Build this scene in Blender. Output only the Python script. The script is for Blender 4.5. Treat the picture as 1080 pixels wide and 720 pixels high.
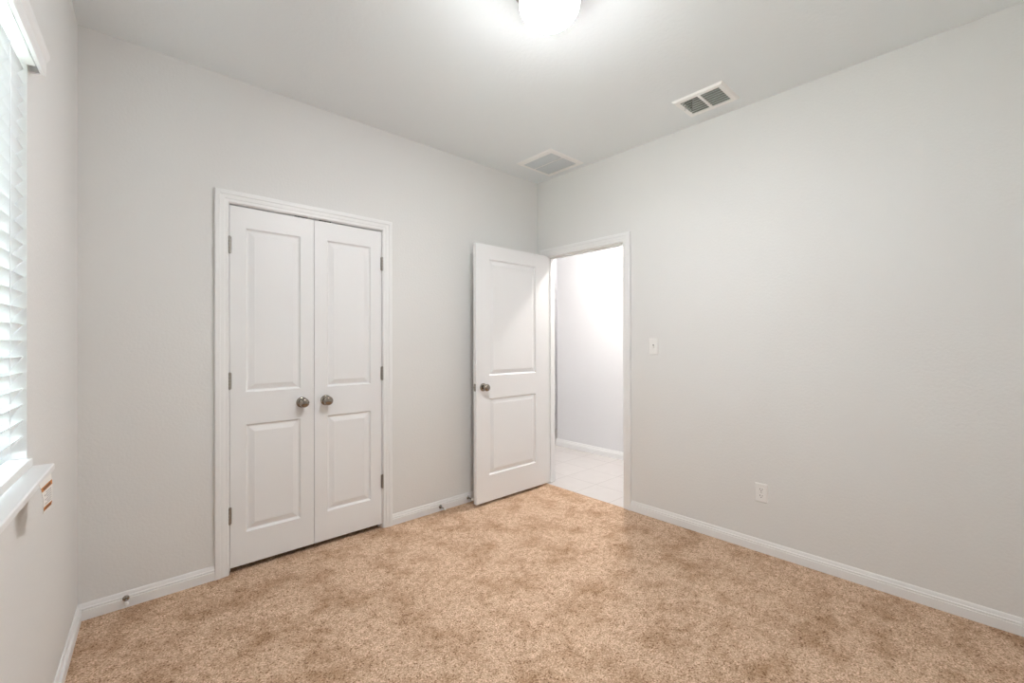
import bpy, bmesh, math, random
from mathutils import Vector, Matrix

S = bpy.context.scene
for o in list(bpy.data.objects):
    bpy.data.objects.remove(o, do_unlink=True)
COL = S.collection
H = 2.756                      # ceiling height
SKY, LAMP, HALL, EXPO = 42.0, 268.0, 340.0, 0.2

# ------------------------------------------------------------------ camera
yaw, pitch, roll = -0.74097, 0.00224, -0.00226
F0 = Vector((math.sin(-yaw), math.cos(yaw), 0)); R0 = Vector((math.cos(yaw), math.sin(yaw), 0)); U0 = Vector((0, 0, 1))
F1 = F0 * math.cos(pitch) + U0 * math.sin(pitch); U1 = U0 * math.cos(pitch) - F0 * math.sin(pitch)
R2 = R0 * math.cos(roll) + U1 * math.sin(roll); U2 = U1 * math.cos(roll) - R0 * math.sin(roll)
cam_d = bpy.data.cameras.new('camera'); cam = bpy.data.objects.new('camera', cam_d); COL.objects.link(cam)
rot = Matrix((R2, U2, -F1)).transposed().to_4x4()
cam.matrix_world = Matrix.Translation((-2.9317, -2.8492, 1.2803)) @ rot
cam_d.sensor_width = 36.0; cam_d.sensor_fit = 'HORIZONTAL'
cam_d.lens = 462.69 / 1080 * 36.0
cam_d.clip_start = 0.01
S.camera = cam

# ------------------------------------------------------------------ world and exposure
w = bpy.data.worlds.new('overcast_sky'); S.world = w; w.use_nodes = True
bg = w.node_tree.nodes['Background']
bg.inputs['Color'].default_value = (0.86, 0.94, 1.0, 1); bg.inputs['Strength'].default_value = SKY
S.view_settings.view_transform = 'Standard'
try: S.view_settings.look = 'None'
except Exception: pass
S.view_settings.gamma = 1.0; S.view_settings.exposure = EXPO
S.view_settings.use_curve_mapping = False
try:
    S.cycles.diffuse_bounces = 8; S.cycles.max_bounces = 14; S.cycles.transparent_max_bounces = 16
    S.cycles.caustics_reflective = False; S.cycles.caustics_refractive = False
except Exception: pass

# ------------------------------------------------------------------ materials
def mat(name, col, rough=0.5, metal=0.0, spec=0.5, bump=None, emit=None):
    m = bpy.data.materials.new(name); m.use_nodes = True
    nt = m.node_tree; b = nt.nodes['Principled BSDF']
    b.inputs['Base Color'].default_value = (*col, 1); b.inputs['Roughness'].default_value = rough
    b.inputs['Metallic'].default_value = metal; b.inputs['Specular IOR Level'].default_value = spec
    if emit:
        b.inputs['Emission Color'].default_value = (*emit[0], 1); b.inputs['Emission Strength'].default_value = emit[1]
    if bump:
        sc, st, dist, det = bump
        g = nt.nodes.new('ShaderNodeNewGeometry')
        n = nt.nodes.new('ShaderNodeTexNoise'); n.inputs['Scale'].default_value = sc; n.inputs['Detail'].default_value = det
        bp = nt.nodes.new('ShaderNodeBump'); bp.inputs['Strength'].default_value = st; bp.inputs['Distance'].default_value = dist
        nt.links.new(g.outputs['Position'], n.inputs['Vector'])
        nt.links.new(n.outputs['Fac'], bp.inputs['Height']); nt.links.new(bp.outputs['Normal'], b.inputs['Normal'])
    return m

WALL = mat('wall_paint_light_greige', (0.72, 0.715, 0.70), 0.7, spec=0.3, bump=(75, 0.28, 0.004, 3))
CEIL = mat('ceiling_knockdown_paint', (0.81, 0.845, 0.865), 0.85, spec=0.15, bump=(48, 0.28, 0.004, 4))
HALLW = mat('hall_wall_paint', (0.72, 0.72, 0.73), 0.7, spec=0.3, bump=(75, 0.25, 0.004, 3))
TRIM = mat('white_semigloss_trim', (0.79, 0.79, 0.785), 0.38, spec=0.45)
DOORM = mat('white_door_paint', (0.785, 0.785, 0.785), 0.42, spec=0.45, bump=(260, 0.05, 0.001, 2))
NICKEL = mat('satin_nickel', (0.33, 0.295, 0.255), 0.13, 1.0)
STEEL = mat('brushed_hinge_steel', (0.36, 0.34, 0.31), 0.35, 1.0)
DARK = mat('dark_steel', (0.03, 0.03, 0.028), 0.5)
DUCT = mat('near_black_duct', (0.03, 0.033, 0.031), 0.6)  # near-black colour for the inside of both vents
VENT = mat('vent_white_enamel', (0.90, 0.90, 0.89), 0.35)
LOUV = mat('vent_louver_grey', (0.30, 0.32, 0.30), 0.45)
RETL = mat('return_grille_enamel', (0.66, 0.70, 0.73), 0.45)
PLATE = mat('white_plastic_plate', (0.80, 0.79, 0.77), 0.35)
SLOT = mat('outlet_slot_black', (0.03, 0.028, 0.025), 0.6)
RUBBER = mat('white_rubber', (0.82, 0.81, 0.78), 0.6)
VINYL = mat('white_vinyl_frame', (0.82, 0.83, 0.83), 0.35)
PAPER = mat('white_tag_paper', (0.80, 0.78, 0.74), 0.6)
ORANGE = mat('orange_tag_ink', (0.50, 0.17, 0.008), 0.55)
INK = mat('grey_tag_ink', (0.45, 0.43, 0.42), 0.6)
BROWNINK = mat('dark_brown_tag_ink', (0.16, 0.06, 0.015), 0.6)
CORD = mat('white_ladder_cord', (0.82, 0.83, 0.84), 0.7)
GROUND = mat('pale_ground', (0.42, 0.40, 0.34), 0.9, bump=(20, 0.3, 0.02, 3))
GLOBE = mat('opal_glass_lit_globe', (0.9, 0.88, 0.84), 0.3, emit=((1.0, 1.01, 1.035), LAMP))
FILL_GLOBE = mat('added_passage_fill_globe', (0.9, 0.88, 0.84), 0.3, emit=((1.0, 0.96, 0.93), 70.0))  # glow for the added fill lamp past the hall corner
HGLOBE = mat('opal_glass_lit_hall_globe', (0.9, 0.88, 0.84), 0.3, emit=((1.0, 0.95, 0.91), HALL))

def lit_globe(m):
    # emission shaped downward, strongest on the bowl's underside, to shrink the ceiling halo
    nt = m.node_tree; b = nt.nodes['Principled BSDF']
    g = nt.nodes.new('ShaderNodeNewGeometry'); sx = nt.nodes.new('ShaderNodeSeparateXYZ'); mr = nt.nodes.new('ShaderNodeMapRange')
    mr.inputs['From Min'].default_value = -0.27; mr.inputs['From Max'].default_value = -0.95
    mr.inputs['To Min'].default_value = 0.0; mr.inputs['To Max'].default_value = 1.0
    pw = nt.nodes.new('ShaderNodeMath'); pw.operation = 'POWER'; pw.inputs[1].default_value = 1.5
    ad = nt.nodes.new('ShaderNodeMath'); ad.operation = 'ADD'; ad.inputs[1].default_value = 0.012
    ml = nt.nodes.new('ShaderNodeMath'); ml.operation = 'MULTIPLY'; ml.inputs[1].default_value = b.inputs['Emission Strength'].default_value; ml.name = 'strength'
    nt.links.new(g.outputs['Normal'], sx.inputs[0]); nt.links.new(sx.outputs['Z'], mr.inputs['Value'])
    nt.links.new(mr.outputs[0], pw.inputs[0]); nt.links.new(pw.outputs[0], ad.inputs[0]); nt.links.new(ad.outputs[0], ml.inputs[0]); nt.links.new(ml.outputs[0], b.inputs['Emission Strength'])
lit_globe(GLOBE); lit_globe(HGLOBE); lit_globe(FILL_GLOBE)

def slat_material():
    m = mat('white_blind_slat', (0.84, 0.86, 0.87), 0.4)
    nt = m.node_tree; b = nt.nodes['Principled BSDF']; out = nt.nodes['Material Output']
    t = nt.nodes.new('ShaderNodeBsdfTranslucent'); t.inputs['Color'].default_value = (0.86, 0.90, 0.92, 1)
    mx = nt.nodes.new('ShaderNodeMixShader'); mx.inputs['Fac'].default_value = 0.10
    nt.links.new(b.outputs[0], mx.inputs[1]); nt.links.new(t.outputs[0], mx.inputs[2]); nt.links.new(mx.outputs[0], out.inputs['Surface'])
    return m
SLAT = slat_material()

def glass_material():
    m = bpy.data.materials.new('window_pane_glass'); m.use_nodes = True; nt = m.node_tree; nt.nodes.clear()
    out = nt.nodes.new('ShaderNodeOutputMaterial'); tr = nt.nodes.new('ShaderNodeBsdfTransparent'); gl = nt.nodes.new('ShaderNodeBsdfGlossy')
    tr.inputs['Color'].default_value = (0.93, 0.96, 0.95, 1); gl.inputs['Roughness'].default_value = 0.02
    fr = nt.nodes.new('ShaderNodeFresnel'); fr.inputs['IOR'].default_value = 1.45
    mx = nt.nodes.new('ShaderNodeMixShader')
    nt.links.new(fr.outputs[0], mx.inputs['Fac']); nt.links.new(tr.outputs[0], mx.inputs[1]); nt.links.new(gl.outputs[0], mx.inputs[2])
    nt.links.new(mx.outputs[0], out.inputs['Surface'])
    return m
GLASS = glass_material()

def carpet_material():
    m = mat('tan_cut_pile_carpet', (0.4, 0.28, 0.2), 0.95, spec=0.1)
    nt = m.node_tree; b = nt.nodes['Principled BSDF']; L = nt.links
    g = nt.nodes.new('ShaderNodeNewGeometry')
    def noise(sc, det, rough=0.5):
        n = nt.nodes.new('ShaderNodeTexNoise'); n.inputs['Scale'].default_value = sc
        n.inputs['Detail'].default_value = det; n.inputs['Roughness'].default_value = rough
        L.new(g.outputs['Position'], n.inputs['Vector']); return n
    fine = noise(150, 2, 0.6); mid = noise(34, 3, 0.6); big = noise(5.0, 5, 0.68)
    r = nt.nodes.new('ShaderNodeValToRGB'); e = r.color_ramp.elements
    e[0].position = 0.33; e[0].color = (0.38, 0.25, 0.155, 1)
    e[1].position = 0.66; e[1].color = (0.84, 0.64, 0.49, 1)
    k = e.new(0.47); k.color = (0.58, 0.41, 0.29, 1)
    k = e.new(0.56); k.color = (0.68, 0.495, 0.36, 1)
    L.new(fine.outputs['Fac'], r.inputs['Fac'])
    def ramp(n, p0, c0, p1, c1):
        q = nt.nodes.new('ShaderNodeValToRGB'); q.color_ramp.elements[0].position = p0; q.color_ramp.elements[0].color = (*c0, 1)
        q.color_ramp.elements[1].position = p1; q.color_ramp.elements[1].color = (*c1, 1); L.new(n.outputs['Fac'], q.inputs['Fac']); return q
    vo = nt.nodes.new('ShaderNodeTexVoronoi'); vo.inputs['Scale'].default_value = 165; L.new(g.outputs['Position'], vo.inputs['Vector'])
    sp = nt.nodes.new('ShaderNodeSeparateColor'); L.new(vo.outputs['Color'], sp.inputs[0])
    rv = nt.nodes.new('ShaderNodeValToRGB'); ev = rv.color_ramp.elements
    ev[0].position = 0.0; ev[0].color = (0.46, 0.38, 0.31, 1); ev[1].position = 1.0; ev[1].color = (1.05, 1.06, 1.08, 1)
    k = ev.new(0.10); k.color = (0.72, 0.66, 0.60, 1); k = ev.new(0.22); k.color = (0.97, 0.96, 0.95, 1)
    L.new(sp.outputs[0], rv.inputs['Fac'])
    rb = ramp(big, 0.34, (0.70, 0.63, 0.56), 0.55, (1.03, 1.03, 1.04))
    rm = ramp(mid, 0.34, (0.80, 0.77, 0.72), 0.60, (1.06, 1.06, 1.06))
    def mul(a, c):
        x = nt.nodes.new('ShaderNodeMix'); x.data_type = 'RGBA'; x.blend_type = 'MULTIPLY'; x.inputs[0].default_value = 1
        L.new(a, x.inputs[6]); L.new(c, x.inputs[7]); return x.outputs[2]
    L.new(mul(mul(mul(r.outputs['Color'], rv.outputs['Color']), rb.outputs['Color']), rm.outputs['Color']), b.inputs['Base Color'])
    bp = nt.nodes.new('ShaderNodeBump'); bp.inputs['Strength'].default_value = 0.7; bp.inputs['Distance'].default_value = 0.008
    L.new(fine.outputs['Fac'], bp.inputs['Height']); L.new(bp.outputs['Normal'], b.inputs['Normal'])
    return m
CARPET = carpet_material()

def tile_material():
    m = mat('pale_ceramic_tile', (0.7, 0.67, 0.64), 0.35)
    nt = m.node_tree; b = nt.nodes['Principled BSDF']; L = nt.links
    g = nt.nodes.new('ShaderNodeNewGeometry'); mp = nt.nodes.new('ShaderNodeMapping')
    mp.inputs['Location'].default_value = (-0.30 + 3.45, 0.09 + 3.45, 0)
    L.new(g.outputs['Position'], mp.inputs['Vector'])
    br = nt.nodes.new('ShaderNodeTexBrick'); br.offset = 0.0; br.squash = 1.0
    br.inputs['Scale'].default_value = 1; br.inputs['Mortar Size'].default_value = 0.003; br.inputs['Mortar Smooth'].default_value = 0.2
    br.inputs['Brick Width'].default_value = 0.345; br.inputs['Row Height'].default_value = 0.345
    br.inputs['Color1'].default_value = (0.58, 0.55, 0.53, 1); br.inputs['Color2'].default_value = (0.565, 0.535, 0.515, 1)
    br.inputs['Mortar'].default_value = (0.40, 0.37, 0.35, 1)
    L.new(mp.outputs[0], br.inputs['Vector'])
    n = nt.nodes.new('ShaderNodeTexNoise'); n.inputs['Scale'].default_value = 9; n.inputs['Detail'].default_value = 5
    L.new(g.outputs['Position'], n.inputs['Vector'])
    r = nt.nodes.new('ShaderNodeValToRGB'); r.color_ramp.elements[0].color = (0.93, 0.92, 0.91, 1); r.color_ramp.elements[1].color = (1.04, 1.04, 1.04, 1)
    L.new(n.outputs['Fac'], r.inputs['Fac'])
    x = nt.nodes.new('ShaderNodeMix'); x.data_type = 'RGBA'; x.blend_type = 'MULTIPLY'; x.inputs[0].default_value = 1
    L.new(br.outputs['Color'], x.inputs[6]); L.new(r.outputs['Color'], x.inputs[7]); L.new(x.outputs[2], b.inputs['Base Color'])
    return m
TILE = tile_material()

# ------------------------------------------------------------------ mesh helpers
class Frame:
    """maps (u, n, z): along a surface, out of it, up"""
    def __init__(s, o, u, n, z=(0, 0, 1)):
        s.o, s.u, s.n, s.z = Vector(o), Vector(u).normalized(), Vector(n).normalized(), Vector(z).normalized()
    def __call__(s, u, n, z): return s.o + s.u * u + s.n * n + s.z * z
WORLD = Frame((0, 0, 0), (1, 0, 0), (0, 1, 0))

class MB:
    def __init__(s, fr=WORLD): s.v, s.f, s.fr, s.mi = [], [], fr, []
    def add(s, pts, faces, mi=0):
        b = len(s.v); s.v += [s.fr(*p) for p in pts]; s.f += [[i + b for i in f] for f in faces]; s.mi += [mi] * len(faces); return s
    def box(s, a, b, ch=0.0, mi=0):
        bm = bmesh.new()
        vs = [bm.verts.new((x, y, z)) for x in (a[0], b[0]) for y in (a[1], b[1]) for z in (a[2], b[2])]
        for q in ((0, 1, 3, 2), (4, 6, 7, 5), (0, 4, 5, 1), (2, 3, 7, 6), (0, 2, 6, 4), (1, 5, 7, 3)):
            bm.faces.new([vs[i] for i in q])
        if ch > 0: bmesh.ops.bevel(bm, geom=bm.edges[:], offset=ch, segments=2, affect='EDGES', profile=0.5)
        bm.verts.index_update()
        s.add([tuple(v.co) for v in bm.verts], [[v.index for v in f.verts] for f in bm.faces], mi); bm.free(); return s
    def lathe(s, origin, axis, prof, seg=28, mi=0):
        """prof: (r, h) along axis, all in the frame's (u, n, z)"""
        a = Vector(axis).normalized(); t = Vector((0, 0, 1)) if abs(a.z) < 0.9 else Vector((1, 0, 0))
        e1 = a.cross(t).normalized(); e2 = a.cross(e1); o = Vector(origin); pts, faces = [], []
        for r, h in prof:
            for k in range(seg):
                c = 2 * math.pi * k / seg; pts.append(tuple(o + a * h + (e1 * math.cos(c) + e2 * math.sin(c)) * r))
        for i in range(len(prof) - 1):
            for k in range(seg):
                q = (k + 1) % seg; faces.append([i * seg + k, i * seg + q, (i + 1) * seg + q, (i + 1) * seg + k])
        faces.append(list(range(seg))[::-1]); faces.append([(len(prof) - 1) * seg + k for k in range(seg)])
        s.add(pts, faces, mi); return s
    def extrude(s, prof, p0, p1, mi=0):
        """closed profile of (n, z), swept along u from p0 to p1"""
        k = len(prof); pts = [(u, n, z) for u in (p0, p1) for n, z in prof]
        faces = [[i, (i + 1) % k, k + (i + 1) % k, k + i] for i in range(k)] + [list(range(k))[::-1], list(range(k, 2 * k))]
        s.add(pts, faces, mi); return s

INV = {}
def empty(name, loc, rz=0.0):
    o = bpy.data.objects.new(name, None); COL.objects.link(o); o.location = loc; o.rotation_euler = (0, 0, rz); o.empty_display_size = 0.05
    INV[o.name] = (Matrix.Translation(loc) @ Matrix.Rotation(rz, 4, 'Z')).inverted(); return o
def obj(name, mb, mats, parent=None, smooth=None):
    me = bpy.data.meshes.new(name); P = Matrix.Identity(4)
    if parent is not None: P = INV[parent.name]
    me.from_pydata([tuple(P @ v) for v in mb.v], [], mb.f)
    for m in (mats if isinstance(mats, (list, tuple)) else [mats]): me.materials.append(m)
    for p, i in zip(me.polygons, mb.mi): p.material_index = i
    bm = bmesh.new(); bm.from_mesh(me); bmesh.ops.recalc_face_normals(bm, faces=bm.faces[:]); bm.to_mesh(me); bm.free()
    if smooth:
        for p in me.polygons: p.use_smooth = True
        me.set_sharp_from_angle(angle=math.radians(smooth))
    me.update()
    o = bpy.data.objects.new(name, me); COL.objects.link(o)
    INV[o.name] = P
    if parent is not None: o.parent = parent
    return o
def tag(o, label, cat, group=None, kind=None):
    o['label'] = label; o['category'] = cat
    if group: o['group'] = group
    if kind: o['kind'] = kind
    return o

def slab(fr, us, zs, t, holes):
    """a wall of thickness t behind n = 0, with rectangular holes, as one connected mesh"""
    m = MB(fr); nu, nz = len(us), len(zs); solid = lambda i, j: 0 <= i < nu - 1 and 0 <= j < nz - 1 and (i, j) not in holes
    pts = [(u, n, z) for n in (0.0, -t) for u in us for z in zs]; ix = lambda s, i, j: s * nu * nz + i * nz + j; faces = []
    for i in range(nu - 1):
        for j in range(nz - 1):
            if not solid(i, j): continue
            faces.append([ix(0, i, j), ix(0, i + 1, j), ix(0, i + 1, j + 1), ix(0, i, j + 1)])
            faces.append([ix(1, i, j), ix(1, i, j + 1), ix(1, i + 1, j + 1), ix(1, i + 1, j)])
            for (a, b, c, d, e, f) in ((i - 1, j, i, j, i, j + 1), (i + 1, j, i + 1, j + 1, i + 1, j), (i, j - 1, i + 1, j, i, j), (i, j + 1, i, j + 1, i + 1, j + 1)):
                if not solid(a, b): faces.append([ix(0, c, d), ix(0, e, f), ix(1, e, f), ix(1, c, d)])
    m.add(pts, faces); used = sorted({i for f in m.f for i in f}); rm = {a: b for b, a in enumerate(used)}
    m.v = [m.v[i] for i in used]; m.f = [[rm[i] for i in f] for f in m.f]; return m

# frames of the room's surfaces (n points into the room)
BACK = Frame((0, 0, 0), (1, 0, 0), (0, -1, 0))
RIGHT = Frame((0, 0, 0), (0, -1, 0), (-1, 0, 0))            # u = distance from the back corner
SK = -0.06277
W0 = -3.0442
LEFT = Frame((W0, 0, 0), (math.sin(SK), -math.cos(SK), 0), (math.cos(SK), math.sin(SK), 0))   # u = distance from the back corner
NEAR_Y = -3.45
RZL = math.atan2(LEFT.n.y, LEFT.n.x)

# closet opening and bedroom doorway
CL, CR, CTOP = -2.447, -1.545, 2.055
DJ0, DJ1, DTOP = 0.115, 0.922, 2.055                          # along RIGHT.u: hinge jamb face, strike jamb face
WT = 0.105                                                    # wall thickness at the doorway
WIN0, WIN1, WINB, WINT = 1.0, 2.5, 0.898, 2.14                # window along LEFT.u

# ------------------------------------------------------------------ room shell
def st(o, label, cat): return tag(o, label, cat, kind='structure')
fl = MB(); fl.box((-3.42, NEAR_Y - 0.1, -0.1), (-0.004, 0.72, 0.0))
st(obj('floor', fl, CARPET), 'tan speckled cut-pile carpet covering the bedroom floor', 'floor')
fl = MB(); fl.box((-0.004, -2.5, -0.1), (3.1, 1.6, -0.003))
st(obj('floor_hall', fl, TILE), 'pale square ceramic tile floor beyond the bedroom doorway', 'floor')
ce = slab(Frame((0, 0, H), (1, 0, 0), (0, 0, -1), (0, 1, 0)), [-3.45, -0.424, -0.344, -0.166, -0.094, 3.1],
          [NEAR_Y - 0.1, -1.800, -1.550, -0.560, -0.232, 1.6], 0.12, {(2, 1), (1, 3), (2, 3), (3, 3)})
st(obj('ceiling', ce, CEIL), 'grey-white textured ceiling with two vents and a globe light', 'ceiling')
st(obj('wall_back', slab(BACK, [-3.2, CL - 0.02, CR + 0.02, 0.0], [-0.02, 0.0, CTOP + 0.02, H], 0.115, {(1, 0), (1, 1)}), WALL),
   'light greige wall with the white double closet doors', 'wall')
st(obj('wall_right', slab(RIGHT, [-0.115, DJ0 - 0.02, DJ1 + 0.02, -NEAR_Y], [-0.02, 0.0, DTOP + 0.02, H], WT, {(1, 0), (1, 1)}), WALL),
   'plain light greige wall with the open doorway, switch and outlet', 'wall')
st(obj('wall_left', slab(LEFT, [-0.1, WIN0, WIN1, 3.7], [-0.02, WINB, WINT, H], 0.15, {(1, 1)}), WALL),
   'narrow light greige wall holding the blind-covered window', 'wall')
nw = MB(); nw.box((-3.5, NEAR_Y - 0.1, -0.02), (0.105, NEAR_Y, H))
st(obj('wall_near', nw, WALL), 'light greige wall behind the viewpoint', 'wall')
cw = MB()
cw.add([(x, y, z) for x, y in ((-2.75, 0.115), (-2.75, 0.7), (-1.2, 0.7), (-1.2, 0.115), (-1.12, 0.115), (-1.12, 0.78), (-2.83, 0.78), (-2.83, 0.115)) for z in (-0.02, H)],
       [[0, 2, 3, 1], [2, 4, 5, 3], [4, 6, 7, 5], [6, 8, 9, 7], [8, 10, 11, 9], [10, 12, 13, 11], [12, 14, 15, 13], [14, 0, 1, 15], [0, 14, 12, 2], [2, 12, 10, 4], [4, 10, 8, 6], [1, 3, 13, 15], [3, 5, 11, 13], [5, 7, 9, 11]])
st(obj('wall_closet', cw, WALL), 'inner wall of the closet behind the closed white doors', 'wall')
# hall beyond the doorway: a wall with an outside corner, an end wall, the sides
hw = MB(); hw.box((1.19, -2.5, -0.02), (1.30, 0.82, H))
st(obj('wall_hall', hw, HALLW), 'bright white hallway wall seen through the doorway', 'wall')
he = MB(); he.box((0.0, 1.5, -0.02), (3.1, 1.6, H))
st(obj('wall_hall_end', he, HALLW), 'far end wall of the hallway behind the hall corner', 'wall')
hs = MB(); hs.box((0.0, 0.115, -0.02), (0.105, 1.5, H))
st(obj('wall_hall_side', hs, HALLW), 'hallway side wall behind the closet wall', 'wall')
hr = MB(); hr.box((3.0, 0.82, -0.02), (3.1, 1.5, H)); st(obj('wall_hall_far', hr, HALLW), 'hallway side wall past the outside corner', 'wall')
hr = MB(); hr.box((1.30, 0.72, -0.02), (3.1, 0.82, H)); st(obj('wall_hall_return', hr, HALLW), 'hallway return wall past the outside corner', 'wall')
hn = MB(); hn.box((0.105, -2.5, -0.02), (1.19, -2.4, H)); st(obj('wall_hall_near', hn, HALLW), 'hallway wall at its near end out of sight', 'wall')
gr = MB(); gr.box((-24, -14, -0.55), (-3.6, 14, -0.5))
st(obj('ground', gr, GROUND), 'pale ground outside the window', 'ground')

# ------------------------------------------------------------------ baseboards
BB = [(0.0, 0.0), (0.014, 0.0), (0.014, 0.043), (0.0105, 0.0455), (0.0125, 0.049), (0.012, 0.055), (0.0082, 0.0575), (0.0072, 0.064), (0.0055, 0.071), (0.003, 0.0753), (0.0, 0.0753)]
CW = 0.066
def base(name, fr, a, b, label, prof=BB):
    m = MB(fr); m.extrude(prof, a, b); st(obj(name, m, TRIM), label, 'baseboard')
base('baseboard_left', LEFT, 0.0, 3.6, 'white baseboard along the window wall')
base('baseboard_back', BACK, W0, CL - CW, 'white baseboard between the window wall corner and the closet')
base('baseboard_closet', BACK, CR + CW, 0.0, 'white baseboard between the closet and the open bedroom door')
base('baseboard_right', RIGHT, DJ1 + CW, -NEAR_Y, 'white baseboard along the plain wall with the outlet')
HB = [(n, z * 1.12 - 0.004) for n, z in BB]
base('baseboard_hall', Frame((1.19, 0, 0), (0, -1, 0), (-1, 0, 0)), -0.832, 2.4, 'white baseboard along the tiled hallway wall', HB)
base('baseboard_hall_end', Frame((0, 1.5, 0), (1, 0, 0), (0, -1, 0)), 0.12, 1.40, 'white baseboard at the far hallway end wall', HB)

# ------------------------------------------------------------------ door casings and jambs
CP = [(0.0, 0.0), (0.0, 0.008), (0.004, 0.0105), (0.018, 0.011), (0.021, 0.0135), (0.040, 0.0145), (0.044, 0.0178), (0.060, 0.018), (CW - 0.001, 0.0165), (CW, 0.014), (CW, 0.0)]
def casing(fr, u0, u1, top):
    m = MB(fr); k = len(CP); pts = []
    for row in range(4):
        for a, n in CP:
            pts.append([(u0 - a, n, 0.0), (u0 - a, n, top + a), (u1 + a, n, top + a), (u1 + a, n, 0.0)][row])
    faces = [[r * k + i, r * k + (i + 1) % k, (r + 1) * k + (i + 1) % k, (r + 1) * k + i] for r in range(3) for i in range(k)]
    m.add(pts, faces + [list(range(k)), list(range(3 * k, 4 * k))]); return m
def jamb(fr, u0, u1, top, depth, stop):
    m = MB(fr); t = 0.019
    prof = [(u0, 0), (u0 - t, 0), (u0 - t, top + t), (u1 + t, top + t), (u1 + t, 0), (u1, 0), (u1, top), (u0, top)]
    pts = [(u, n, z) for n in (0.0, -depth) for u, z in prof]; k = 8
    quads = [(0, 1, 2, 7), (7, 2, 3, 6), (6, 3, 4, 5)]
    m.add(pts, [[i, (i + 1) % k, k + (i + 1) % k, k + i] for i in range(k)] + [list(q) for q in quads] + [[k + i for i in q[::-1]] for q in quads])
    s = MB(fr); d = 0.011; a, b = stop
    prof = [(u0, 0), (u0, top), (u1, top), (u1, 0), (u1 - d, 0), (u1 - d, top - d), (u0 + d, top - d), (u0 + d, 0)]
    pts = [(u, n, z) for n in (a, b) for u, z in prof]; quads = [(0, 1, 6, 7), (1, 2, 5, 6), (2, 3, 4, 5)]
    s.add(pts, [[i, (i + 1) % k, k + (i + 1) % k, k + i] for i in range(k)] + [list(q) for q in quads] + [[k + i for i in q[::-1]] for q in quads])
    return m, s
def frame_set(name, fr, u0, u1, top, depth, stop, loc, label, hall=False):
    t = empty(name, loc); st(t, label, 'door frame')
    obj('casing', casing(fr, u0 - 0.004, u1 + 0.004, top + 0.004), TRIM, t)
    j, s = jamb(fr, u0, u1, top, depth, stop)
    obj('jamb', j, TRIM, t); obj('stop', s, TRIM, t)
    if hall: obj('casing', casing(Frame((WT, 0, 0), (0, -1, 0), (1, 0, 0)), u0 - 0.006, u1 + 0.006, top + 0.006), TRIM, t)
    return t
frame_set('trim_1', BACK, CL, CR, CTOP, 0.115, (-0.040, -0.052), ((CL + CR) / 2, 0, 0), 'white casing around the double closet doors')
frame_set('trim_2', RIGHT, DJ0, DJ1, DTOP, WT, (-0.040, -0.072), (0, -(DJ0 + DJ1) / 2, 0), 'white casing and jamb around the open bedroom doorway', True)

# ------------------------------------------------------------------ panelled doors
def leaf(fr, w, z0, z1, th, stile, panels):
    """two raised panels moulded into both faces; fr has u across the leaf, n out of the face"""
    m = MB(fr); us = [0, stile[0], w - stile[1], w]; zs = [z0]
    for a, b in panels: zs += [a, b]
    zs.append(z1); rings = [(0.0, 0.0), (0.005, -0.0075), (0.010, -0.0115), (0.015, -0.0115), (0.023, -0.009), (0.044, -0.002)]
    for side in (0, 1):
        N = lambda d: d if side == 0 else -th - d
        for i in range(3):
            for j in range(len(zs) - 1):
                a, b, c, d = us[i], us[i + 1], zs[j], zs[j + 1]
                if i == 1 and j % 2 == 1:
                    pts = []
                    for k, (o, dp) in enumerate(rings):
                        pts += [(a + o, N(dp), c + o), (b - o, N(dp), c + o), (b - o, N(dp), d - o), (a + o, N(dp), d - o)]
                    fs = [[k * 4 + q, k * 4 + (q + 1) % 4, (k + 1) * 4 + (q + 1) % 4, (k + 1) * 4 + q] for k in range(len(rings) - 1) for q in range(4)]
                    e = (len(rings) - 1) * 4; m.add(pts, fs + [[e, e + 1, e + 2, e + 3]])
                else:
                    m.add([(a, N(0), c), (b, N(0), c), (b, N(0), d), (a, N(0), d)], [[0, 1, 2, 3]])
    for i in range(3):
        for z in (z0, z1): m.add([(us[i], 0, z), (us[i + 1], 0, z), (us[i + 1], -th, z), (us[i], -th, z)], [[0, 1, 2, 3]])
    for j in range(len(zs) - 1):
        for u in (0, w): m.add([(u, 0, zs[j]), (u, 0, zs[j + 1]), (u, -th, zs[j + 1]), (u, -th, zs[j])], [[0, 1, 2, 3]])
    key, nv, remap = {}, [], []
    for v in m.v:
        k = (round(v.x, 5), round(v.y, 5), round(v.z, 5))
        if k not in key: key[k] = len(nv); nv.append(v)
        remap.append(key[k])
    m.v = nv; m.f = [[remap[i] for i in f] for f in m.f]
    return m
ROSE = [(0.0325, 0.0), (0.0325, 0.003), (0.030, 0.007), (0.024, 0.0095), (0.014, 0.011)]
KNOB = [(0.0125, 0.009), (0.0115, 0.020), (0.013, 0.026), (0.021, 0.031), (0.0265, 0.038), (0.0285, 0.046), (0.0275, 0.054), (0.0225, 0.060), (0.015, 0.0635), (0.006, 0.065), (0.001, 0.065)]
def knob(fr, u, z, n, parent, sgn=1):
    a = MB(fr); a.lathe((u, n, z), (0, sgn, 0), KNOB, 32); k = obj('knob', a, NICKEL, parent, smooth=50)
    b = MB(fr); b.lathe((u, n, z), (0, sgn, 0), ROSE, 32); obj('rosette', b, NICKEL, k, smooth=50)
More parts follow.
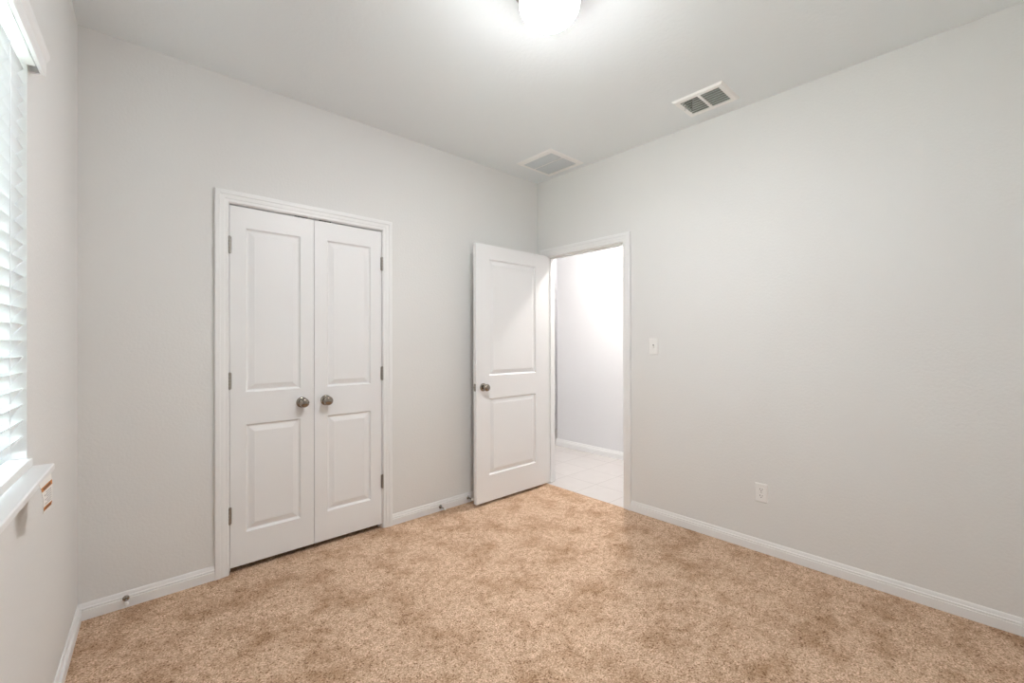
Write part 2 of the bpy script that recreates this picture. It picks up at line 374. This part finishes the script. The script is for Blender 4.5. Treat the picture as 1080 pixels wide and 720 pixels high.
def hinge(fr, u, z, n, parent, leafdir, side=1):
    m = MB(fr); h = 0.089; r = 0.0072
    for k in range(5):
        z0 = z - h / 2 + k * h / 5; m.lathe((u, n, z0 + 0.0006), (0, 0, 1), [(r, 0), (r, h / 5 - 0.0012)], 14)
    m.lathe((u, n, z - h / 2 - 0.004), (0, 0, 1), [(0.0035, 0), (0.006, 0.002), (0.006, 0.004)], 12)
    m.lathe((u, n, z + h / 2), (0, 0, 1), [(0.006, 0), (0.006, 0.002), (0.0035, 0.004)], 12)
    for d in (-1, 1): m.box((u + (0 if d > 0 else -0.010), n - 0.006, z - h / 2), (u + (0.010 if d > 0 else 0), n - 0.0045, z + h / 2))
    obj('hinge', m, STEEL, parent, smooth=40)
PANELS = [(0.212, 0.819), (1.002, 1.931)]
CF = -0.003                                                   # closet leaf face, just inside the wall plane
def closet_leaf(name, u0, u1, hinge_u, knob_u, catch_u, label):
    fr = Frame((u0, 0, 0) , (1, 0, 0), (0, -1, 0)); f2 = Frame((u0, -CF, 0), (1, 0, 0), (0, -1, 0))
    t = empty(name, ((u0 + u1) / 2, -CF, 0.028)); st(t, label, 'door')
    obj('door_leaf', leaf(f2, u1 - u0, 0.031, 2.047, 0.035, (0.078, 0.078), PANELS), DOORM, t)
    knob(BACK, knob_u, 0.918, CF, t)
    for z in (1.826, 1.070, 0.324): hinge(BACK, hinge_u, z, 0.006, t, 1)
    c = MB(BACK); c.box((catch_u - 0.035, CF - 0.03, 2.0475), (catch_u + 0.035, CF - 0.001, 2.0545)); obj('ball_catch', c, DARK, t)
closet_leaf('door_1', CL + 0.0025, -1.9965, CL + 0.0005, -2.068, -2.068, 'white two-panel closet door leaf hinged on the side towards the window')
closet_leaf('door_2', -1.9935, CR - 0.0025, CR - 0.0005, -1.925, -1.925, 'white two-panel closet door leaf hinged on the side towards the open bedroom door')

# bedroom door, swung open against the back wall
DW, DFY = 0.808, -0.157
DX1 = -0.036
D3 = Frame((DX1 - DW, DFY, 0), (1, 0, 0), (0, -1, 0))
t = empty('door_3', (DX1, DFY + 0.035, 0.026)); st(t, 'white two-panel bedroom door standing wide open against the back wall', 'door')
obj('door_leaf', leaf(D3, DW, 0.023, 2.054, 0.035, (0.132, 0.150), [(0.230, 0.836), (1.017, 1.943)]), DOORM, t)
knob(D3, 0.068, 0.930, 0.0, t); knob(D3, 0.068, 0.930, -0.035, t, -1)
lp = MB(D3); lp.box((-0.0015, -0.030, 0.902), (0.0005, -0.005, 0.959)); lp.lathe((-0.001, -0.0175, 0.930), (-1, 0, 0), [(0.008, 0), (0.007, 0.008), (0.003, 0.010)], 16)
obj('latch', lp, STEEL, t, smooth=40)
for z in (1.826, 1.070, 0.324):
    m = MB(); h = 0.089; m.lathe((-0.012, -0.1085, z - h / 2), (0, 0, 1), [(0.004, -0.004), (0.0065, -0.002), (0.0068, 0), (0.0068, h), (0.0065, h + 0.002), (0.004, h + 0.004)], 14)
    m.box((-0.036, -0.142, z - h / 2), (-0.0345, -0.110, z + h / 2)); m.box((-0.036, -0.1105, z - h / 2), (-0.012, -0.109, z + h / 2))
    obj('hinge', m, STEEL, t, smooth=40)

# far hallway door, a sliver past the hall corner
E4 = Frame((1.50, 1.488, 0), (1, 0, 0), (0, -1, 0))
t = empty('door_4', (1.5, 1.49, 0.0)); st(t, 'white door far down the hallway, a sliver past the jamb', 'door')
obj('door_leaf', leaf(E4, 0.76, 0.012, 2.04, 0.010, (0.12, 0.12), PANELS), DOORM, t); knob(E4, 0.065, 0.93, 0.0, t)
E5 = Frame((0, 1.5, 0), (1, 0, 0), (0, -1, 0))
st(obj('trim_3', casing(E5, 1.495, 2.265, 2.045), TRIM), 'white casing of the far hallway door', 'door frame')

# ------------------------------------------------------------------ window and its stool
t = empty('window_1', tuple(LEFT((WIN0 + WIN1) / 2, -0.07, WINB)), RZL); st(t, 'bright window behind the white blind', 'window')
def ring(fr, u0, u1, z0, z1, wd, n0, n1):
    m = MB(fr); o = [(u0, z0), (u1, z0), (u1, z1), (u0, z1), (u0 + wd, z0 + wd), (u1 - wd, z0 + wd), (u1 - wd, z1 - wd), (u0 + wd, z1 - wd)]
    pts = [(u, n, z) for n in (n0, n1) for u, z in o]; f = []
    for i in range(4):
        j = (i + 1) % 4; f += [[i, j, 4 + j, 4 + i], [8 + i, 12 + i, 12 + j, 8 + j], [i, 8 + i, 8 + j, j], [4 + i, 4 + j, 12 + j, 12 + i]]
    m.add(pts, f); return m
obj('jamb_liner', ring(LEFT, WIN0 - 0.002, WIN1 + 0.002, WINB - 0.002, WINT + 0.002, 0.003, -0.0005, -0.095), TRIM, t)
obj('window_frame', ring(LEFT, WIN0, WIN1, WINB, WINT, 0.022, -0.095, -0.148), VINYL, t)
UM = (WIN0 + WIN1) / 2
s1 = obj('sash', ring(LEFT, WIN0 + 0.022, UM + 0.014, WINB + 0.022, WINT - 0.022, 0.028, -0.102, -0.122), VINYL, t)
s2 = obj('sash', ring(LEFT, UM - 0.014, WIN1 - 0.022, WINB + 0.022, WINT - 0.022, 0.028, -0.124, -0.144), VINYL, t)
m = MB(LEFT); m.box((WIN0 + 0.048, -0.1125, WINB + 0.048), (UM - 0.013, -0.1095, WINT - 0.048)); obj('pane', m, GLASS, s1)
m = MB(LEFT); m.box((UM + 0.013, -0.1355, WINB + 0.048), (WIN1 - 0.048, -0.1325, WINT - 0.048)); obj('pane', m, GLASS, s2)
m = MB(LEFT)   # stool: inner shelf and the nosing with horns, one T-shaped board
o = [(WIN0 - 0.072, 0.0), (WIN0 - 0.072, 0.041), (WIN0 - 0.069, 0.046), (WIN1 + 0.069, 0.046), (WIN1 + 0.072, 0.041), (WIN1 + 0.072, 0.0), (WIN1, 0.0), (WIN1, -0.095), (WIN0, -0.095), (WIN0, 0.0)]
k = len(o); zz = (WINB, WINB + 0.003, WINB + 0.017, WINB + 0.020); ins = (0.003, 0.0, 0.0, 0.003)
pts = [(u, n - (i_ if n > 0.02 else 0), z) for z, i_ in zip(zz, ins) for u, n in o]
m.add(pts, [[r * k + i, r * k + (i + 1) % k, (r + 1) * k + (i + 1) % k, (r + 1) * k + i] for r in range(3) for i in range(k)]
      + [[0, 1, 2, 3, 4, 5, 6, 9], [6, 7, 8, 9], [3 * k + i for i in (9, 6, 5, 4, 3, 2, 1, 0)], [3 * k + i for i in (9, 8, 7, 6)]])
obj('window_stool', m, TRIM, t)
m = MB(LEFT); m.extrude([(0.0, WINB - 0.05), (0.010, WINB - 0.05), (0.014, WINB - 0.044), (0.014, WINB), (0.0, WINB)], WIN0 - 0.05, WIN1 + 0.05); obj('apron', m, TRIM, t)

# ------------------------------------------------------------------ faux-wood blind
ZT, ZB = 2.066, 0.957
t = tag(empty('window_blind', tuple(LEFT((WIN0 + WIN1) / 2, -0.02, 0.93)), RZL), 'white slatted blind hanging closed in the window over the sill', 'blind')
B0, B1 = WIN0 + 0.0035, WIN1 - 0.0035
VP = [(0.022, ZT + 0.001), (0.031, ZT), (0.033, ZT + 0.004), (0.033, ZT + 0.040), (0.037, ZT + 0.046), (0.0405, ZT + 0.054), (0.041, ZT + 0.066), (0.0385, ZT + 0.072), (0.026, ZT + 0.072), (0.022, ZT + 0.066)]
m = MB(LEFT); m.extrude(VP, WIN0 - 0.032, WIN1 + 0.032)
va = obj('valance', m, TRIM, t)
for a in (WIN0 - 0.032, WIN1 + 0.020):
    m = MB(LEFT); m.box((a, 0.0, ZT), (a + 0.012, 0.0225, ZT + 0.066), 0.001); obj('valance_return', m, TRIM, va)
m = MB(LEFT); m.box((B0, -0.060, ZT + 0.006), (B1, 0.018, ZT + 0.055), 0.002); obj('headrail', m, VINYL, t)
NS = 24; pitch_s = (ZT - 0.012 - (ZB + 0.012)) / NS; TILT = math.radians(57)
m = MB(LEFT)
for i in range(NS):
    zc = ZT - 0.030 - i * pitch_s; nc = -0.0200; half = 0.0250; cr = 0.0022; th = 0.0026; sec = []
    for s_ in (0, 1):
        for q in range(7):
            a = (q / 6 * 2 - 1) * (1 if s_ == 0 else -1); x = a * half; y = cr * (1 - a * a) + (th if s_ == 0 else 0)
            sec.append((nc + x * math.cos(TILT) - y * math.sin(TILT), zc + x * math.sin(TILT) + y * math.cos(TILT)))
    m.extrude(sec, B0, B1)
obj('slat_panel', m, SLAT, t, smooth=35)
m = MB(LEFT); m.box((B0, -0.038, 0.932), (B1, 0.012, 0.955), 0.003); obj('bottom_rail', m, VINYL, t)
for u in (WIN0 + 0.16, UM, WIN1 - 0.16):
    m = MB(LEFT)
    for n_ in (-0.0045, -0.0370): m.box((u - 0.0025, n_, 0.95), (u + 0.0025, n_ + 0.001, ZT + 0.01))
    for i in range(NS):
        zc = ZT - 0.030 - i * pitch_s
        m.add([(u - 0.002, -0.0045, zc + 0.020), (u + 0.002, -0.0045, zc + 0.020), (u + 0.002, -0.036, zc - 0.022), (u - 0.002, -0.036, zc - 0.022)], [[0, 1, 2, 3]])
    obj('ladder_cord', m, CORD, t)

# ------------------------------------------------------------------ warning tag under the stool
t = tag(empty('warning_tag', tuple(LEFT(1.07, 0.049, 0.893)), RZL), 'small white warning tag with orange bands hanging below the window sill', 'tag')
def tagpt(a, b):   # a: 0 far .. 1 near edge; b: 0 top .. 1 bottom
    u = (1 - a) * (0.996 + 0.030 * b) + a * (1.150 - 0.016 * b)
    z = (1 - a) * (0.885 - 0.066 * b) + a * (0.895 - 0.064 * b)
    return (u, 0.0475 + 0.004 * math.sin(b * 2.4) , z)
def strip(b0, b1, a0, a1, off):
    m = MB(LEFT); n = 6; pts = []
    for d in (0.0, 0.0006):
        for j in range(n + 1):
            for a in (a0, a1):
                p = tagpt(a, b0 + (b1 - b0) * j / n); pts.append((p[0], p[1] + off + d, p[2]))
    k = 2 * (n + 1); f = []
    for j in range(n):
        q = 2 * j; f += [[q, q + 1, q + 3, q + 2], [k + q, k + q + 2, k + q + 3, k + q + 1], [q, q + 2, k + q + 2, k + q], [q + 1, k + q + 1, k + q + 3, q + 3]]
    f += [[0, k, k + 1, 1], [2 * n, 2 * n + 1, k + 2 * n + 1, k + 2 * n]]
    m.add(pts, f); return m
obj('card', strip(-0.25, 1.12, 0, 1, 0), PAPER, t)
for b0, b1 in ((0.0, 0.17), (0.84, 1.0)):
    q = obj('orange_band', strip(b0, b1, 0.02, 0.98, 0.0008), ORANGE, t)
    obj('band_lettering', strip(b0 + 0.04, b1 - 0.04, 0.2, 0.85, 0.0016), BROWNINK, q)
m = MB(LEFT)
for b_ in (0.27, 0.36, 0.45, 0.54, 0.63, 0.72):
    s_ = strip(b_, b_ + 0.03, 0.15, 0.85 - 0.2 * ((b_ * 100) % 2), 0.0008); k = len(m.v); m.v += s_.v; m.f += [[i + k for i in f] for f in s_.f]; m.mi += s_.mi
obj('fine_print', m, INK, t)

# ------------------------------------------------------------------ ceiling lights
def globe_light(name, loc, gm, label):
    t = tag(empty(name, loc), label, 'ceiling light')
    x, y, z = loc
    m = MB(); m.lathe((x, y, z), (0, 0, -1), [(0.146, 0.0), (0.150, 0.004), (0.150, 0.022), (0.142, 0.030), (0.10, 0.032), (0.086, 0.034)], 48); obj('fixture_pan', m, NICKEL, t, smooth=40)
    pr = []
    for i in range(26):
        a = math.radians(38) + (math.pi - math.radians(38) - 0.02) * i / 25
        pr.append((0.126 * math.sin(a), 0.077 - 0.098 * math.cos(a) + 0.0))
    m = MB(); m.lathe((x, y, z), (0, 0, -1), pr, 56); obj('globe', m, gm, t, smooth=60)
    return t
globe_light('ceiling_light', (-1.600, -1.627, H), GLOBE, 'round white glowing globe light on the bedroom ceiling')
globe_light('ceiling_light', (0.66, -0.49, H), HGLOBE, 'round glowing globe light on the hallway ceiling past the doorway')

globe_light('ceiling_light', (2.30, 1.17, H), FILL_GLOBE, 'added unseen globe light past the hallway corner, brightening the passage by the far door')  # added out of view so the passage does not go dark

# ------------------------------------------------------------------ ceiling vents
def vframe(outer, inner, z0, lip):
    (x0, x1, y0, y1), (a0, a1, b0, b1) = outer, inner; m = MB(); pts = []
    for d, e in ((0.0, 0.0), (0.003, -0.003), (0.010, -lip), ):
        pts += [(x0 + d, y0 + d, z0 + e), (x1 - d, y0 + d, z0 + e), (x1 - d, y1 - d, z0 + e), (x0 + d, y1 - d, z0 + e)]
    for e in (-lip, 0.012):
        pts += [(a0, b0, z0 + e), (a1, b0, z0 + e), (a1, b1, z0 + e), (a0, b1, z0 + e)]
    m.add(pts, [[r * 4 + i, r * 4 + (i + 1) % 4, (r + 1) * 4 + (i + 1) % 4, (r + 1) * 4 + i] for r in range(4) for i in range(4)]); return m
def duct(x0, x1, y0, y1, z0, z1):
    m = MB(); m.add([(x, y, z) for x in (x0, x1) for y in (y0, y1) for z in (z0, z1)], [[0, 1, 3, 2], [4, 6, 7, 5], [0, 4, 5, 1], [2, 3, 7, 6], [1, 5, 7, 3]]); return m
t = tag(empty('air_return_vent', (-0.259, -0.395, H)), 'square white return air grille on the ceiling near the corner', 'vent')
obj('vent_frame', vframe((-0.462, -0.058, -0.590, -0.206), (-0.412, -0.106, -0.550, -0.240), H, 0.009), VENT, t)
for a, b in ((-0.412, -0.281), (-0.275, -0.106)):
    m = MB(); n = int((0.310) / 0.0125)
    for i in range(n):
        y = -0.550 + (i + 0.5) * 0.310 / n
        m.add([(x, y + dy, H + dz) for x in (a, b) for dy, dz in ((-0.006, 0.0025), (-0.005, 0.0035), (0.006, -0.0075), (0.005, -0.0080))],
              [[0, 1, 2, 3], [4, 7, 6, 5], [0, 4, 5, 1], [1, 5, 6, 2], [2, 6, 7, 3], [3, 7, 4, 0]])
    obj('louver_panel', m, RETL, t)
m = MB(); m.box((-0.281, -0.550, H - 0.009), (-0.275, -0.240, H + 0.004)); obj('divider', m, VENT, t)
obj('duct', duct(-0.418, -0.100, -0.556, -0.236, H + 0.003, H + 0.11), DUCT, t)
t = tag(empty('supply_air_register', (-0.255, -1.675, H)), 'white ceiling register with dark louvers in two sections', 'vent')
obj('vent_frame', vframe((-0.384, -0.124, -1.828, -1.522), (-0.348, -0.164, -1.792, -1.558), H, 0.010), VENT, t)
m = MB(); m.box((-0.348, -1.684, H - 0.010), (-0.164, -1.667, H + 0.006)); obj('divider', m, VENT, t)
for b0, b1 in ((-1.792, -1.684), (-1.667, -1.558)):
    m = MB(); n = 7
    for i in range(n):
        x = -0.348 + (i + 0.5) * 0.184 / n; sl = 1 if i < 5 else 1
        m.add([(x + dx, y, H + dz) for y in (b0, b1) for dx, dz in ((0.0030, -0.0085), (0.0038, -0.0080), (-0.0022, -0.0018), (-0.0030, -0.0023))],
              [[0, 1, 2, 3], [4, 7, 6, 5], [0, 4, 5, 1], [1, 5, 6, 2], [2, 6, 7, 3], [3, 7, 4, 0]])
    obj('louver_panel', m, LOUV, t)
obj('duct', duct(-0.352, -0.160, -1.797, -1.553, H + 0.004, H + 0.11), DUCT, t)
m = MB(); m.box((-0.275, -1.552, H - 0.026), (-0.263, -1.547, H - 0.008), 0.001); obj('damper_lever', m, VENT, t)

# ------------------------------------------------------------------ switch and outlet on the plain wall
def plate(fr, u, z, wd, ht, holes=None):
    m = MB(fr); a, b = wd / 2, ht / 2; pts = []
    for d, n in ((0.0, 0.0), (0.0, 0.002), (0.003, 0.0048), (0.006, 0.0056)):
        pts += [(u - a + d, n, z - b + d), (u + a - d, n, z - b + d), (u + a - d, n, z + b - d), (u - a + d, n, z + b - d)]
    m.add(pts, [[r * 4 + i, r * 4 + (i + 1) % 4, (r + 1) * 4 + (i + 1) % 4, (r + 1) * 4 + i] for r in range(3) for i in range(4)] + [[12, 13, 14, 15], [3, 2, 1, 0]]); return m
SU, SZ = 1.181, 1.250
t = tag(empty('light_switch', tuple(RIGHT(SU, 0, SZ))), 'white single toggle light switch on the wall beside the doorway', 'switch')
p = obj('cover_plate', plate(RIGHT, SU, SZ, 0.071, 0.120), PLATE, t)
m = MB(RIGHT); m.box((SU - 0.005, 0.005, SZ - 0.012), (SU + 0.005, 0.0060, SZ + 0.012)); obj('toggle_slot', m, DARK, p)
m = MB(RIGHT); m.add([(SU + a, n, SZ + z) for a in (-0.0045, 0.0045) for n, z in ((0.0052, -0.011), (0.0052, 0.006), (0.016, -0.013), (0.0165, -0.005))],
                     [[0, 1, 3, 2], [4, 6, 7, 5], [0, 4, 5, 1], [2, 3, 7, 6], [0, 2, 6, 4], [1, 5, 7, 3]]); obj('toggle', m, PLATE, t)
for dz in (-0.030, 0.030):
    m = MB(RIGHT); m.lathe((SU, 0.0054, SZ + dz), (0, 1, 0), [(0.0035, 0), (0.003, 0.0008)], 14); obj('screw', m, PLATE, p)
OU, OZ = 1.899, 0.360
t = tag(empty('wall_outlet', tuple(RIGHT(OU, 0, OZ))), 'white duplex outlet low on the plain wall above the baseboard', 'outlet')
p = obj('cover_plate', plate(RIGHT, OU, OZ, 0.071, 0.114), PLATE, t)
for dz in (0.0195, -0.0195):
    m = MB(RIGHT); pr = []
    for k in range(20):
        a = 2 * math.pi * k / 20; pr.append((OU + 0.0165 * math.cos(a), OZ + dz + max(-0.0125, min(0.0125, 0.0165 * math.sin(a)))))
    pts = [(u, n, z) for n in (0.0054, 0.0074) for u, z in pr]
    m.add(pts, [[i, (i + 1) % 20, 20 + (i + 1) % 20, 20 + i] for i in range(20)] + [list(range(20, 40)), list(range(20))[::-1]])
    r = obj('receptacle', m, PLATE, p)
    for du, hz in ((-0.0065, 0.0085), (0.0065, 0.007)):
        m = MB(RIGHT); m.box((OU + du - 0.0014, 0.0073, OZ + dz + 0.004 - hz / 2), (OU + du + 0.0014, 0.0078, OZ + dz + 0.004 + hz / 2)); obj('slot', m, SLOT, r)
    m = MB(RIGHT); m.lathe((OU, 0.0073, OZ + dz - 0.007), (0, 1, 0), [(0.0027, 0), (0.0027, 0.0005)], 12); obj('slot', m, SLOT, r)
m = MB(RIGHT); m.lathe((OU, 0.0054, OZ), (0, 1, 0), [(0.003, 0), (0.0025, 0.0008)], 12); obj('screw', m, STEEL, p)

# ------------------------------------------------------------------ rigid door stops on the baseboards
def door_stop(x, z, label):
    fr = Frame((x, -0.0125, z), (1, 0, 0), (0, -1, 0)); t = tag(empty('door_stop', (x, -0.0125, z)), label, 'door stop', 'nickel door stops screwed to the baseboard')
    m = MB(fr); m.lathe((0, 0, 0), (0, 1, 0), [(0.0135, 0.0), (0.0135, 0.003), (0.011, 0.007), (0.0055, 0.010)], 20); obj('flange', m, NICKEL, t, smooth=45)
    m = MB(fr); m.lathe((0, 0, 0), (0, 1, 0), [(0.0045, 0.009), (0.0045, 0.050), (0.009, 0.053), (0.009, 0.056)], 16); obj('shaft', m, NICKEL, t, smooth=45)
    m = MB(fr); m.lathe((0, 0, 0), (0, 1, 0), [(0.0088, 0.056), (0.0092, 0.062), (0.0085, 0.068), (0.005, 0.071)], 18); obj('rubber_tip', m, RUBBER, t, smooth=45)
    return t
first = door_stop(-2.877, 0.046, 'nickel door stop on the baseboard between the window corner and the closet')
for x, z, lab in ((-1.080, 0.032, 'nickel door stop on the baseboard just past the closet casing'), (-0.822, 0.040, 'nickel door stop on the baseboard behind the open bedroom door edge')):
    c = first.copy(); COL.objects.link(c); c.location = (x, -0.0125, z); c['label'] = lab
    for ch in list(first.children):
        d = ch.copy(); d.parent = c; COL.objects.link(d)
